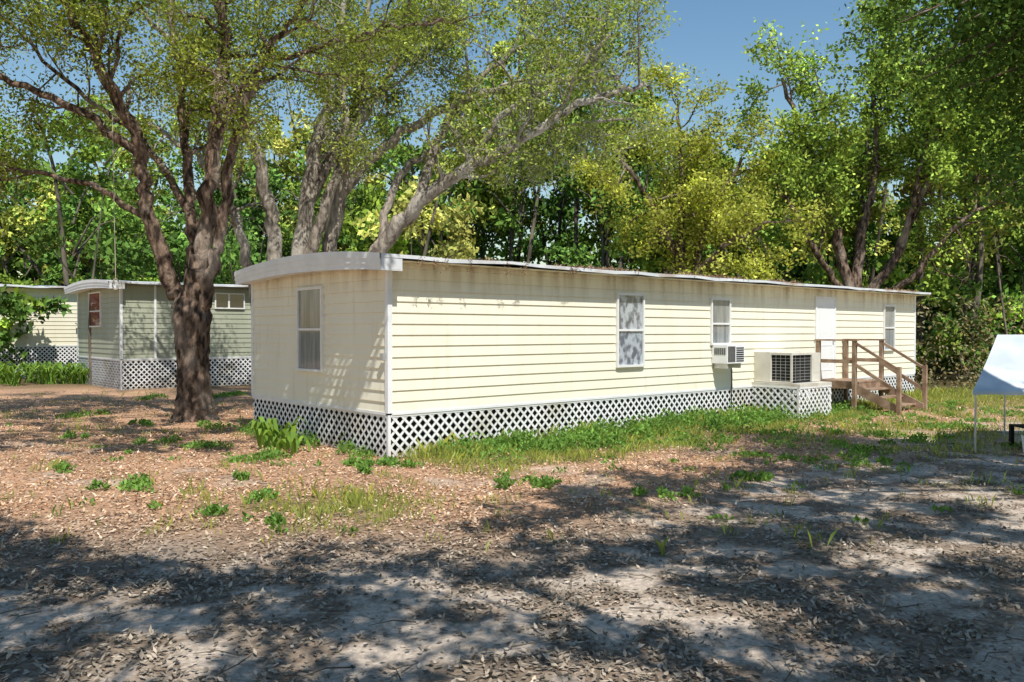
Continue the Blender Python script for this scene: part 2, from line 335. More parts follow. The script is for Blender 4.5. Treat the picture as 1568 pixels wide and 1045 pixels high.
# grass
def grass(name, x, y, h, wd, base, lean=.5):
    n = len(x); z = gz(x, y); th = rng.uniform(0, 6.28, n); d = np.stack([np.cos(th), np.sin(th), 0*th], 1); ph = rng.uniform(0, 6.28, n)
    l = np.stack([np.cos(ph), np.sin(ph), 0*ph], 1)*(rng.random(n)*lean*h)[:, None]
    B = np.stack([x, y, z-.01], 1); H = np.zeros((n, 3)); H[:, 2] = h
    V = np.stack([B-d*wd/2, B+d*wd/2, B+l*.45+H*.65+d*wd*.3, B+l*1.3+H], 1).reshape(-1, 3)
    col = leafcol(n, base, .25, yel=.9); return add_obj(name, build_mesh(name, V, np.arange(4*n).reshape(-1, 4), [M_grass], col=np.repeat(col, 4, 0)))
x, y = wedge(480000, 6.5, 27, 1.3, .72)
keep = (rng.random(len(x)) < grass_d(x, y)*(.3+.7*sstep(.3, .6, vnoise(x, y, .22, 61)))*.65) & not_home(x, y); x, y = x[keep], y[keep]
tt, qq = tq(x, y); hh = rng.uniform(.04, .13, len(x))*(1+.9*(1-sstep(.2, .9, qq))*(qq > 0))
hh = hh*(1+.5*(vnoise(x, y, .5, 62) > .6))
grass("grass", x, y, hh, .011, (.26, .33, .10))
def weeds(name, spots, leafL, base, parent=None):
    Cs = []; cols = []
    for (wx, wy, rad, h, cnt) in spots:
        r_ = rad*np.sqrt(rng.random(cnt)); th = rng.uniform(0, 6.28, cnt); st = rng.uniform(.6, 1.6); px = wx+r_*np.cos(th)*st; py = wy+r_*np.sin(th)/st
        Cs.append(np.stack([px, py, gz(px, py)+rng.random(cnt)*h*(1-(r_/rad)**2*.7)], 1)); cols.append(leafcol(cnt, base, .25, yel=.4)*rng.uniform(.8, 1.25))
    C = np.concatenate(Cs); return leaves(name, C, leafL*rng.uniform(.6, 1.3, len(C)), leafL*.6, np.concatenate(cols), M_grass, parent, up=.3)
def wpt(t, q): return C0[0]+t*T[0]+q*N[0], C0[1]+t*T[1]+q*N[1]
sp = []
for k in range(210):
    t_ = rng.uniform(.6, 12.5); q_ = abs(rng.normal(.35, .5))+.08; a_, b_ = wpt(t_, q_); sp.append((a_, b_, rng.uniform(.12, .4), rng.uniform(.08, .42), 110))
for k in range(26):
    a_, b_ = C0[0]-.658*rng.uniform(.2, 4.8)-.753*.15, C0[1]+.753*rng.uniform(.2, 4.8)-.658*.15
    u_ = rng.uniform(.2, 4.8); w_ = abs(rng.normal(.1, .15))+.06; a_ = C0[0]-.658*u_-.753*w_; b_ = C0[1]+.753*u_-.658*w_; sp.append((a_, b_, rng.uniform(.08, .2), rng.uniform(.1, .32), 50))
for k in range(80):
    a_, b_ = wpt(rng.uniform(4, 17), rng.uniform(1.0, 4.6)); sp.append((a_, b_, rng.uniform(.1, .35), rng.uniform(.05, .14), 70))
for (a_, b_, r_) in [(-3.9, 12.3, .35), (-3.7, 12.9, .25), (-2.3, 11.9, .22), (-1.5, 11.9, .25), (-1.9, 12.15, .25), (-6.35, 11.6, .16), (-4.85, 10.6, .2), (-4.6, 10.2, .15), (-3.6, 10.9, .12), (-5.2, 14.1, .4), (-6.1, 14.4, .25), (.3, 10.7, .3), (.15, 10.3, .2), (-2.0, 11.2, .15), (-6.2, 17.0, .3), (-7.7, 17.4, .3), (-9.3, 19, .5), (1.9, 9.6, .25), (3.1, 11.2, .3), (5.4, 12.2, .35), (8.6, 13.2, .4), (-8, 15, .2), (-10, 24, .6), (-8.5, 25, .6), (-2.9, 9.6, .2), (-3.1, 8.9, .15), (-5.6, 8.6, .12), (-2.4, 8.4, .12)]:
    for j in range(3): sp.append((a_+rng.normal(0, r_*.7), b_+rng.normal(0, r_*.7), r_*rng.uniform(.3, .7), .11, int(220*r_)+12))
for k in range(60):
    a_, b_ = wedge(1, 7.5, 17)
    if not_home(a_, b_)[0]: sp.append((a_[0], b_[0], rng.uniform(.04, .14), .06, 16))
weeds("weeds", sp, .065, (.15, .28, .07))
def strap(name, spots):
    Vs = []
    for (cx, cy, n_, hL) in spots:
        for k in range(n_):
            th = rng.uniform(0, 6.28); L = hL*rng.uniform(.6, 1.1); wd = rng.uniform(.025, .045); bx = cx+rng.normal(0, .14); by = cy+rng.normal(0, .1); out = rng.uniform(.3, .8)
            d = np.array([math.cos(th), math.sin(th), 0]); s_ = np.array([-d[1], d[0], 0]); B = np.array([bx, by, 0.])
            p = [B, B+d*L*out*.4+np.array([0, 0, L*.55]), B+d*L*out*.8+np.array([0, 0, L*.8]), B+d*L*out*1.25+np.array([0, 0, L*.6])]; ww = [wd*.6, wd, wd*.9, .004]
            for i in range(3): Vs += [p[i]-s_*ww[i], p[i]+s_*ww[i], p[i+1]+s_*ww[i+1], p[i+1]-s_*ww[i+1]]
    V = np.array(Vs); nq = len(V)//4; col = np.repeat(leafcol(nq, (.15, .27, .055), .2, yel=.5), 4, 0)
    return add_obj(name, build_mesh(name, V, np.arange(4*nq).reshape(-1, 4), [M_grass], col=col))
strap("lily_plant", [(-3.95, 13.85, 26, .6), (-3.55, 13.35, 12, .4)])
strap("ornamental_grass_bed", [(x_, 30.5+rng.normal(0, .5), 26, .95) for x_ in np.arange(-21, -15.2, .35)])

# ------------------------------------------------------------------ mobile homes
def sidef(V): return np.stack([V[:, 0], -V[:, 1], V[:, 2]], 1)          # u,w,z -> long wall
def endf(V): return np.stack([-V[:, 1], V[:, 0], V[:, 2]], 1)           # u,w,z -> end wall
def siding(mb, fr, L, z0, z1, mat, c=.172):
    z = z0
    while z < z1-.01:
        e = min(z+c, z1)
        mb.quad([[0, .024, z], [L, .024, z], [L, .004, e], [0, .004, e]], mat, fr)
        mb.quad([[0, .0, z+.001], [L, .0, z+.001], [L, .024, z], [0, .024, z]], mat, fr)
        z = e
def lattice(mb, fr, u0, u1, z0, z1, mat=None, w0=.0, pitch=.172, wd=.043):
    mat = mat or M_lat; H = z1-z0; hw = wd*.7071
    for layer, sg in ((0, 1), (1, -1)):
        wv = w0+layer*.007
        for s_ in np.arange(u0-H, u1+H, pitch):
            a_, b_ = (s_, s_+H) if sg == 1 else (s_+H, s_)
            za, zb = z0, z1
            def cl(u, z, u2, z2):
                if u < u0: z = z+(z2-z)*(u0-u)/(u2-u); u = u0
                if u > u1: z = z+(z2-z)*(u1-u)/(u2-u); u = u1
                return u, z
            if max(a_, b_) <= u0 or min(a_, b_) >= u1: continue
            A = cl(a_, za, b_, zb); B = cl(b_, zb, a_, za)
            if abs(A[0]-B[0]) < .02: continue
            wq = wv+.006
            mb.quad([[A[0]-hw, wq, A[1]], [A[0]+hw, wq, A[1]], [B[0]+hw, wq, B[1]], [B[0]-hw, wq, B[1]]], mat, fr)
            mb.quad([[A[0]+hw, wq, A[1]], [A[0]+hw, wq-.006, A[1]], [B[0]+hw, wq-.006, B[1]], [B[0]+hw, wq, B[1]]], mat, fr)
    mb.box((u0, w0-.003, z1-.035), (u1, w0+.02, z1), mat, fr)
def window(mb, fr, u0, u1, z0, z1, curt, split=.5):
    if curt is M_dark: mb.quad([[u0, .03, z0], [u1, .03, z0], [u1, .03, z1], [u0, .03, z1]], curt, fr)
    else:
        n_ = 26; uu = np.linspace(u0, u1, n_+1); ww = .030+.005*np.sin(np.arange(n_+1)*1.7)
        for i in range(n_): mb.quad([[uu[i], ww[i], z0], [uu[i+1], ww[i+1], z0], [uu[i+1], ww[i+1], z1], [uu[i], ww[i], z1]], curt, fr)
    mb.quad([[u0, .042, z0], [u1, .042, z0], [u1, .042, z1], [u0, .042, z1]], M_glass, fr)
    f = .045
    for (a_, b_, c_, d_) in ((u0-f, u0, z0-f, z1+f), (u1, u1+f, z0-f, z1+f)): mb.box((a_, .0, c_), (b_, .07, d_), M_alu, fr)
    mb.box((u0, .0, z1), (u1, .07, z1+f), M_alu, fr); mb.box((u0, .0, z0-f), (u1, .08, z0), M_alu, fr)
    if split:
        zm = z0+(z1-z0)*split; mb.box((u0, .03, zm-.02), (u1, .06, zm+.02), M_alu, fr)
def home(name, O, L, W, zs, zt, side, wins_side, wins_end, oh_end=.35, oh_side=.36, ang=ANG, arch=.15, barch=.10):
    par = empty(name, (O[0], O[1], 0), ang)
    ya, yb = -oh_side, W+.02; ze = zt+.08
    def az(y_, A_=arch): return ze+A_*np.clip(1-((y_-(ya+yb)/2)/((yb-ya)/2))**2, 0, 1)
    mb = MB(); siding(mb, sidef, L, zs, zt, side); siding(mb, endf, W, zs, zt-.03, side)
    yy = np.linspace(0, W, 25)
    for i in range(24): mb.quad([[-.006, yy[i], zt-.03], [-.006, yy[i+1], zt-.03], [-.006, yy[i+1], az(yy[i+1])-.02], [-.006, yy[i], az(yy[i])-.02]], side)
    mb.quad([[0, W, zs], [L, W, zs], [L, W, zt], [0, W, zt]], side); mb.quad([[L, 0, zs], [L, W, zs], [L, W, zt], [L, 0, zt]], side)
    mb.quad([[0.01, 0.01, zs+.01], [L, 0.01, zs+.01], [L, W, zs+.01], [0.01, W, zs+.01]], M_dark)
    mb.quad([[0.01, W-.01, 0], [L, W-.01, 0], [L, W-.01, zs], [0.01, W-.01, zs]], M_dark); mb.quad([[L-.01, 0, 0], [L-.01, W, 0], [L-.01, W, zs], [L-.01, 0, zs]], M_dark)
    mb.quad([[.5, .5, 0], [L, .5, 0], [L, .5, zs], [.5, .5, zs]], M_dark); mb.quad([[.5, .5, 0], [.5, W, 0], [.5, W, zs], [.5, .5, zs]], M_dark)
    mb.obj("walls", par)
    mb = MB()
    mb.box((-.032, -.032, zs), (.05, .0, zt), M_white); mb.box((-.032, 0.0, zs), (0, .05, zt), M_white)
    mb.box((L-.05, -.035, zs), (L+.035, 0, zt), M_white); mb.box((-.03, W-.05, zs), (0, W+.03, zt), M_white)
    mb.box((0.05, -.032, zs-.03), (L, -.004, zs+.012), M_white); mb.box((-.032, .05, zs-.03), (-.004, W, zs+.012), M_white)
    mb.obj("corner_trim", par)
    mb = MB()
    xa, xb = -oh_end, L+.3; k = 18; yy = np.linspace(ya, yb, k+1); zz = az(yy)
    nseg = 30; xx = np.linspace(xa, xb, nseg+1); sag = rng.normal(0, .007, nseg+1); sag[:2] = 0
    th_ = .24; zbt = az(yy, barch)-th_
    for i in range(k):
        for j in range(nseg):
            mb.quad([[xx[j], yy[i], zz[i]+sag[j]], [xx[j+1], yy[i], zz[i]+sag[j+1]], [xx[j+1], yy[i+1], zz[i+1]+sag[j+1]], [xx[j], yy[i+1], zz[i+1]+sag[j]]], M_roof)
        for b_ in range(3):
            p = lambda q_, l: zbt[q_]+(zz[q_]-zbt[q_])*l
            l0 = b_/3; l1 = (b_+1)/3; o_ = .012*(b_-2)*-1-.024 if False else -.014*b_
            mb.quad([[xa+o_, yy[i], p(i, l0)], [xa+o_, yy[i+1], p(i+1, l0)], [xa+o_, yy[i+1], p(i+1, l1)+.008], [xa+o_, yy[i], p(i, l1)+.008]], M_white)
            mb.quad([[xa+o_, yy[i], p(i, l0)], [xa+o_, yy[i+1], p(i+1, l0)], [xa+.02, yy[i+1], p(i+1, l0)], [xa+.02, yy[i], p(i, l0)]], M_white)
        mb.quad([[xa+.01, yy[i], zbt[i]+.02], [0, yy[i], zbt[i]+.02], [0, yy[i+1], zbt[i+1]+.02], [xa+.01, yy[i+1], zbt[i+1]+.02]], M_white)
    for j in range(nseg):
        mb.quad([[xx[j], ya-.004, ze+sag[j]+.006], [xx[j+1], ya-.004, ze+sag[j+1]+.006], [xx[j+1], ya-.004, ze-.05+sag[j+1]*1.6], [xx[j], ya-.004, ze-.05+sag[j]*1.6]], M_roof)
    mb.quad([[0.0, ya, zt], [xb, ya, zt], [xb, yb, zt], [0.0, yb, zt]], side)
    mb.box((xa+.003, ya+.003, ze-th_), (.02, ya+.03, zt+.07), M_roof)
    mb.obj("roof", par)
    mb = MB()
    lattice(mb, sidef, 0.02, L, 0.0, zs-.03); lattice(mb, endf, 0.02, W, 0.0, zs-.03)
    mb.box((-.02, -.02, 0), (.03, .03, zs-.03), M_lat)
    mb.obj("lattice_skirting", par)
    mb = MB()
    for wn in wins_side: window(mb, sidef, *wn)
    for wn in wins_end: window(mb, endf, *wn)
    if wins_side or wins_end: mb.obj("windows", par)
    return par
Wd = 4.88
H1 = home("mobile_home", C0, 18.5, Wd, .70, 3.02, M_side,
          [(5.2, 5.93, 1.30, 2.66, M_curt), (8.26, 8.90, 1.70, 2.64, M_curt2, .45), (16.46, 17.05, 1.45, 2.66, M_curt2)], [(2.03, 2.86, 1.30, 2.68, M_curt2)])
mb = MB()
mb.box((12.72, 0, .74), (13.62, .045, 2.78), M_door, sidef)
for a_, b_ in ((12.66, 12.72), (13.62, 13.68)): mb.box((a_, 0, .74), (b_, .06, 2.84), M_white, sidef)
mb.box((12.72, 0, 2.78), (13.62, .06, 2.84), M_white, sidef)
for zz0, zz1 in ((.95, 1.6), (1.75, 2.6)):
    for (a_, b_, c_, d_) in ((12.85, 13.49, zz0, zz0+.015), (12.85, 13.49, zz1-.015, zz1), (12.85, 12.865, zz0+.015, zz1-.015), (13.475, 13.49, zz0+.015, zz1-.015)): mb.box((a_, .045, c_), (b_, .053, d_), M_white, sidef)
mb.box((13.52, .045, 1.68), (13.57, .10, 1.73), M_steel, sidef)
mb.box((-.0, .05, 1.52), (.09, .10, 1.62), M_steel, endf)
mb.obj("door", H1)
hd = []
for t_ in (.35, .62, .85, 1.3, 2.1, 2.45, 2.5, 3.6, 3.7):
    L_ = rng.uniform(.06, .24)
    hd.append(np.stack([t_+rng.normal(0, .035, 34), -.365+rng.normal(0, .008, 34), 3.1-rng.random(34)*L_], 1))
hd = np.concatenate(hd); leaves("hanging_debris", hd, .05, .014, pal[rng.integers(0, 6, len(hd))]*.45, M_litter, H1)
n_ = 7000; lx = rng.uniform(-.3, 18.6, n_); ly = -.34+np.abs(rng.normal(0, .35, n_)); dn = vnoise(lx, ly*0, .6, 71); kp = rng.random(n_) < sstep(.5, .75, dn)*(lx > .8); lx, ly = lx[kp], ly[kp]
zr = 3.10+.15*np.clip(1-((ly-2.27)/2.63)**2, 0, 1)
leaves("roof_leaf_litter", np.stack([lx, ly, zr+rng.random(len(lx))*.025], 1), .08, .03, pal[rng.integers(0, 6, len(lx))]*.55, M_litter, H1, flat=.4)
def frame_empty(name): return empty(name, (C0[0], C0[1], 0), ANG)
E = frame_empty("window_air_conditioner"); mb = MB()
mb.box((8.28, .03, 1.26), (8.93, .42, 1.66), M_white, sidef)
for k in range(9): mb.box((8.31+k*.031, .42, 1.29), (8.325+k*.031, .428, 1.63), M_dark, sidef)
for k in range(7): mb.box((8.62, .42, 1.30+k*.047), (8.90, .428, 1.325+k*.047), M_dark, sidef)
for k in range(6): mb.box((8.272, .1+k*.05, 1.45), (8.279, .125+k*.05, 1.6), M_dark, sidef)
mb.tube(sidef(np.array([[8.95, .06, 1.3], [9.0, .05, .9], [8.98, .05, .15]])), [.012]*3, 6, M_dark)
mb.box((8.35, .02, 1.15), (8.38, .38, 1.255), M_steel, sidef); mb.box((8.83, .02, 1.15), (8.86, .38, 1.255), M_steel, sidef)
mb.obj("case", E)
E = frame_empty("air_conditioning_unit"); mb = MB()
t0, t1 = 9.95, 11.22
mb.box((t0-.02, .0, .80), (t1, .45, 1.48), M_beige, sidef)
mb.box((t0+.04, .45, .80), (t1-.36, .93, 1.42), M_dark, sidef); mb.box((t1-.36, .45, .80), (t1, .96, 1.46), M_beige, sidef)
mb.box((t0, .45, 1.42), (t1-.36, .97, 1.47), M_beige, sidef)
for a_ in (t0, t1-.40): mb.box((a_, .93, .80), (a_+.04, .97, 1.42), M_beige, sidef)
mb.box((t0, .45, .80), (t0+.04, .97, .83), M_beige, sidef)
for k in range(8):
    z_ = .85+k*.07; mb.box((t0+.04, .93, z_), (t1-.40, .938, z_+.007), M_steel, sidef); mb.box((t0+.03, .45, z_), (t0+.04, .93, z_+.007), M_steel, sidef)
for k in range(3):
    mb.box((t0+.032, .55+k*.12, .83), (t0+.039, .557+k*.12, 1.42), M_steel, sidef); mb.box((t0+.2+k*.2, .939, .83), (t0+.207+k*.2, .944, 1.42), M_steel, sidef)
mb.box((t1-.30, .96, 1.0), (t1-.06, .966, 1.3), M_beige, sidef)
mb.obj("cabinet", E)
mb = MB(); mb.box((9.83, .0, .72), (11.22, 1.24, .79), M_beige, sidef)
fr2 = lambda V: sidef(np.stack([V[:, 0], V[:, 1]+1.22, V[:, 2]], 1)); lattice(mb, fr2, 9.83, 11.22, 0, .72)
fl = lambda V: sidef(np.stack([9.84-V[:, 1], V[:, 0], V[:, 2]], 1)); lattice(mb, fl, .03, 1.22, 0, .72)
frr = lambda V: sidef(np.stack([11.21+V[:, 1], V[:, 0], V[:, 2]], 1)); lattice(mb, frr, .03, 1.22, 0, .72)
for a_ in (9.82, 11.18): mb.box((a_, 1.18, 0), (a_+.05, 1.22, .72), M_lat, sidef)
mb.obj("lattice_stand", E)
E = frame_empty("wooden_entry_steps"); mb = MB()
da, db, dq, dz = 12.72, 14.1, 1.05, .72
for k in range(8): mb.box((da+.0, .03+k*.13, dz-.035), (db, .03+k*.13+.118, dz), M_wood, sidef)
for a_ in (da, db-.04): mb.box((a_, .03, dz-.18), (a_+.04, dq, dz-.036), M_wood, sidef)
mb.box((da+.04, dq-.04, dz-.18), (db-.04, dq, dz-.036), M_wood, sidef)
for a_ in (da-.045, db+.002):
    for q_, zt_ in ((.06, dz+1.0), (dq-.05, dz+1.0)): mb.box((a_-.02, q_, -.05), (a_+.07, q_+.09, zt_), M_wood, sidef)
    mb.box((a_-.03, .03, dz+1.0), (a_+.08, dq+.08, dz+1.04), M_wood, sidef); mb.box((a_+.0, .15, dz+.45), (a_+.035, dq-.05, dz+.54), M_wood, sidef)
q0 = dq; q1 = 2.12; nst = 4
for k in range(nst-1):
    zt_ = dz-(k+1)*dz/nst; qa = q0+k*(q1-q0)/(nst-.5)
    for kk_ in range(2): mb.box((da+.06, qa+.01+kk_*.15, zt_-.035), (db-.06, qa+.14+kk_*.15, zt_), M_wood, sidef)
BF = [[0, 1, 3, 2], [4, 6, 7, 5], [0, 4, 5, 1], [2, 3, 7, 6], [0, 2, 6, 4], [1, 5, 7, 3]]
for a_ in (da, db-.05):
    V = np.array([[a_, q0, dz-.28], [a_+.045, q0, dz-.28], [a_, q0, dz-.04], [a_+.045, q0, dz-.04], [a_, q1, -.02], [a_+.045, q1, -.02], [a_, q1, .18], [a_+.045, q1, .18]], float)
    mb.add(sidef(V), BF, M_wood)
for a_ in (da-.045, db+.002):
    mb.box((a_-.02, q1-.04, -.05), (a_+.07, q1+.05, 1.12), M_wood, sidef)
    for z_, h_ in ((1.0, .07), (.48, .09)):
        V = np.array([[a_-.01, q0, dz+z_-h_], [a_+.05, q0, dz+z_-h_], [a_-.01, q0, dz+z_], [a_+.05, q0, dz+z_], [a_-.01, q1, z_+.08-h_], [a_+.05, q1, z_+.08-h_], [a_-.01, q1, z_+.08], [a_+.05, q1, z_+.08]], float)
        mb.add(sidef(V), BF, M_wood)
mb.obj("deck_and_stairs", E)
H2 = home("mobile_home", (-12.9, 27.4), 15, 5.3, 1.03, 3.5, M_side2, [(3.16, 4.17, 2.8, 3.28, M_dark, 0), (9, 9.8, 1.9, 3.2, M_curt2)], [(2.2, 3.6, 2.15, 3.3, M_red, .45)], oh_end=.45)
mb = MB(); mb.box((1.05, .0, 1.03), (1.12, .05, 3.5), M_white, sidef); mb.box((3.6, .03, 2.8), (3.66, .06, 3.28), M_alu, sidef); mb.obj("trim", H2)
H3 = home("mobile_home", (-22.5, 33), 14, 4.5, 1.35, 3.75, M_side3, [(6.5, 7.2, 2.2, 3.3, M_curt2)], [])

# ------------------------------------------------------------------ canopy, bench, bucket, rope
E = empty("canopy_tent"); mb = MB()
A = np.array([7.36, 13.26]); dU = np.array([.92, -.18]); dU = dU/np.linalg.norm(dU); dB = np.array([.62, .78]); dB /= np.linalg.norm(dB)
def cp(u, v, z): p = A+dU*u+dB*v; return [p[0], p[1], z]
nu, nv = 18, 10
for half in (0, 1):
    for i in range(nu):
        for j in range(nv):
            def pt(i, j):
                u = i/nu*3.0; v = j/nv*1.5; z = 1.0+.90*(v/1.5)-.03*math.sin(math.pi*j/nv)*(1+.5*math.sin(u*6.2)); vv = v if half == 0 else 3.0-v
                return cp(u+.13*(v/1.5)*(1-u/3*1.6), vv, z)
            mb.quad([pt(i, j), pt(i+1, j), pt(i+1, j+1), pt(i, j+1)], M_tarp)
for i in range(nu):
    u = i/nu*3.0; u2 = (i+1)/nu*3.0; mb.quad([cp(u, -.004, 1.0), cp(u2, -.004, 1.0), cp(u2, -.012, .95+.006*math.sin(i*2)), cp(u, -.012, .95+.006*math.sin(i*2-2))], M_tarp)
mb.obj("cover", E, True); mb = MB()
for u in (.04, 1.0, 2.9):
    for v in (.02, 2.98): mb.tube([cp(u, v, -.05), cp(u, v, .5), cp(u, v, .98)], [.016]*3, 8, M_steel)
for v, z in ((.02, .98), (2.98, .98)): mb.tube([cp(0.04, v, z), cp(1.5, v, z), cp(2.95, v, z)], [.014]*3, 8, M_steel)
mb.tube([cp(.2, 1.5, 1.86), cp(1.5, 1.5, 1.86), cp(2.8, 1.5, 1.86)], [.014]*3, 8, M_steel)
mb.tube([cp(.06, .02, .98), cp(.13, .76, 1.36), cp(.2, 1.5, 1.84)], [.014]*3, 8, M_steel)
mb.obj("frame", E)
mb = MB(); c_ = cp(.75, .5, 0)
for k in range(6): mb.box((c_[0], c_[1]+k*.09, .36), (c_[0]+1.1, c_[1]+k*.09+.08, .39), M_dark)
for a_ in (0, 1.03):
    for b_ in (0, .47): mb.box((c_[0]+a_, c_[1]+b_, -.03), (c_[0]+a_+.06, c_[1]+b_+.06, .36), M_dark)
mb.box((c_[0]+.06, c_[1]+.02, .12), (c_[0]+1.03, c_[1]+.05, .18), M_dark); mb.obj("outdoor_bench")
mb = MB(); c_ = cp(.85, .15, 0); mb.tube([[c_[0], c_[1], 0], [c_[0], c_[1], .3], [c_[0], c_[1], .30], [c_[0], c_[1], .06]], [.12, .15, .14, .11], 18, M_white); mb.obj("bucket", smooth=True)
mb = MB(); rx, ry = -8.2, 17.2
mb.tube([[rx-.1, ry+.1, 6.6], [rx-.03, ry, 4.8], [rx, ry, 3.05]], [.008]*3, 5, M_rope)
th = np.linspace(0, 2*math.pi, 15); mb.tube(np.stack([rx+.07*np.sin(th), ry+0*th, 2.93+.11*np.cos(th)], 1), [.014]*15, 6, M_rope); mb.obj("rope_swing")

# ------------------------------------------------------------------ trees
G1 = (.25, .30, .07); G2 = (.25, .30, .09); GY = (.36, .39, .09)
b0 = [-7.05, 18.3, 2.1]
tree("oak_tree", [
    ([b0, [-7.45, 18.3, 2.95], [-7.95, 18.1, 4.5], [-8.05, 18, 5.8], [-8.5, 17.6, 7.2], [-9.1, 17.2, 8.5], [-10, 16.8, 10.3]], .22, .06),
    ([b0, [-6.95, 18.3, 3.2], [-6.75, 18.4, 4.4], [-6.5, 18.3, 6.4], [-6.3, 18.2, 7.8], [-6.25, 18, 9.3], [-6, 18, 12]], .26, .07),
    ([b0, [-7.1, 18.6, 3.1], [-7.3, 18.9, 4.6], [-7.5, 19.2, 6], [-7.8, 19.6, 7.9], [-8.2, 20, 10]], .20, .05),
    ([b0, [-6.6, 18.1, 3.0], [-6.2, 17.9, 4.5], [-5.75, 17.6, 6.4], [-4.9, 17.2, 7.9], [-3.8, 16.8, 9.2]], .18, .05),
    ([[-8.05, 18, 5.8], [-9.5, 17.3, 6.8], [-11.2, 16.8, 7.3], [-13, 16.4, 7.5]], .11, .03),
    ([[-7.9, 18.1, 4.4], [-9.5, 18.4, 5.2], [-11.5, 18.8, 5.6], [-14, 19, 5.6]], .08, .03),
    ([[-7.3, 18.9, 4.6], [-8.6, 19.4, 6.4], [-10.2, 19.6, 7.6], [-12, 19.6, 9.4]], .10, .03),
    ([[-6.5, 18.3, 6.2], [-5.6, 18.2, 7.6], [-3.5, 18, 8.3], [-1.5, 17.8, 8.6]], .10, .03)],
    G1, leafL=.09, nper=34, sec=2.3, step=.40, start=.48, spread=.2,
    trunk=([[-7.0, 18.3, -.15], [-7.0, 18.3, .15], [-7.0, 18.3, .6], [-7.02, 18.3, 1.4], [-7.05, 18.3, 2.3], [-7.05, 18.35, 2.9]], [.62, .44, .35, .33, .40, .22]), moss=60)
tree("oak_tree", [
    ([[-6.7, 23.5, -.1], [-6.7, 23.5, 3.9], [-6.95, 23.5, 6], [-7.4, 23.2, 7.6], [-8.6, 22.8, 9.2], [-10, 22, 10.5]], .24, .05),
    ([[-6.2, 23.5, -.1], [-6.2, 23.5, 2.5], [-5.8, 23.5, 5.5], [-5.3, 23.4, 7.8], [-4.1, 23, 9.3], [-1.9, 22.5, 10.2]], .30, .06),
    ([[-6.9, 23.7, -.1], [-7.6, 23.8, 4], [-8.6, 24, 6.5], [-10.5, 24, 8]], .18, .04),
    ([[-6.0, 23.3, 3.2], [-5.1, 23.0, 5.6], [-4.6, 22.9, 7.5], [-4.8, 22.9, 9.5], [-4.4, 22.9, 12]], .16, .05),
    ([[-5.8, 23.5, 5.5], [-4.5, 24, 8.5], [-4.2, 24, 11], [-3.5, 24, 13.5]], .16, .04)],
    G2, leafL=.11, nper=26, sec=2.8, step=.5, start=.55, moss=80, bark=M_bark_pale, zmin=7.0, rs=1.2)
tree("oak_tree", [
    ([[-5.4, 23.8, -.1], [-5.3, 23.8, 3.5], [-4.9, 23.8, 5.9], [-4.4, 23.6, 7.6], [-3.3, 23.4, 9.5], [-2.6, 23.2, 11.5]], .25, .05),
    ([[-5.0, 23.3, -.1], [-4.6, 23.3, 2.4], [-3.7, 23.2, 4.2], [-2.6, 23, 5.5], [-1.2, 22.6, 6.4], [0, 22.2, 6.9], [2, 21.8, 8.0], [3.6, 21.6, 8.4]], .28, .05),
    ([[-2.6, 23, 5.5], [-2, 23.4, 7.5], [-.8, 23.6, 9.2], [1.2, 23.6, 10.6]], .14, .04),
    ([[-4.9, 23.8, 5.9], [-3.4, 23.6, 7.4], [-1.4, 23.4, 8.4], [.8, 23.2, 8.9], [3.0, 23, 9.0]], .15, .05),
    ([[-1.2, 22.6, 6.4], [-.2, 22.4, 7.8], [1.4, 22.2, 8.6], [2.6, 22, 9.8]], .10, .04),
    ([[-3.7, 23.2, 4.2], [-3.2, 23.8, 6.4], [-1.6, 24.2, 7.4], [1, 24.4, 7.9], [3.5, 24.4, 8.2]], .12, .03)],
    G2, leafL=.11, nper=28, sec=2.8, step=.5, start=.48, moss=160, bark=M_bark_pale, zmin=6.0, rs=1.2)
tree("oak_tree", [
    ([[6.5, 31, -.1], [6.3, 31, 4], [5.2, 30.6, 6.5], [3.6, 30, 8.6]], .26, .06),
    ([[6.5, 31, 2], [7.2, 30.8, 6], [8.4, 30.4, 8.2]], .2, .05),
    ([[6.4, 31, 3], [6.3, 31, 7], [6.2, 31, 10.5]], .2, .05),
    ([[6.3, 31, 3.5], [7.6, 29.8, 5], [9, 28.8, 5.8]], .12, .04)],
    GY, leafL=.15, nper=30, sec=2.6, step=.4, start=.4, yel=.4)
tree("oak_tree", [
    ([[13.2, 32, 2.6], [12.4, 32, 5.8], [11.2, 31.6, 8.9], [10, 31, 11.4]], .26, .06),
    ([[13.2, 32, 2.6], [13.6, 32.3, 6], [14.2, 32.4, 8.4], [13.8, 32, 12.7]], .26, .06),
    ([[13.2, 32, 2.6], [14.6, 31.6, 4.8], [15.6, 31.2, 7.6], [17.5, 30.6, 12.0]], .24, .06),
    ([[13.2, 32, 2.6], [14.9, 31, 3.9], [16.3, 30.4, 5.8], [18.4, 29.8, 7.4]], .16, .05),
    ([[13.2, 32, 2.8], [11.8, 31.4, 4.4], [10.6, 30.8, 6.2], [9.6, 30.2, 7.2]], .16, .05),
    ([[14.6, 31.6, 4.8], [15, 31, 7], [15.2, 30, 10]], .14, .05)],
    (.23, .35, .065), leafL=.17, nper=42, sec=3.1, step=.45, start=.45, yel=.6, zmin=4.6, lm=M_leafd,
    trunk=([[13.2, 32, -.2], [13.2, 32, .6], [13.2, 32, 2], [13.2, 32, 3.2]], [.7, .5, .46, .4]))

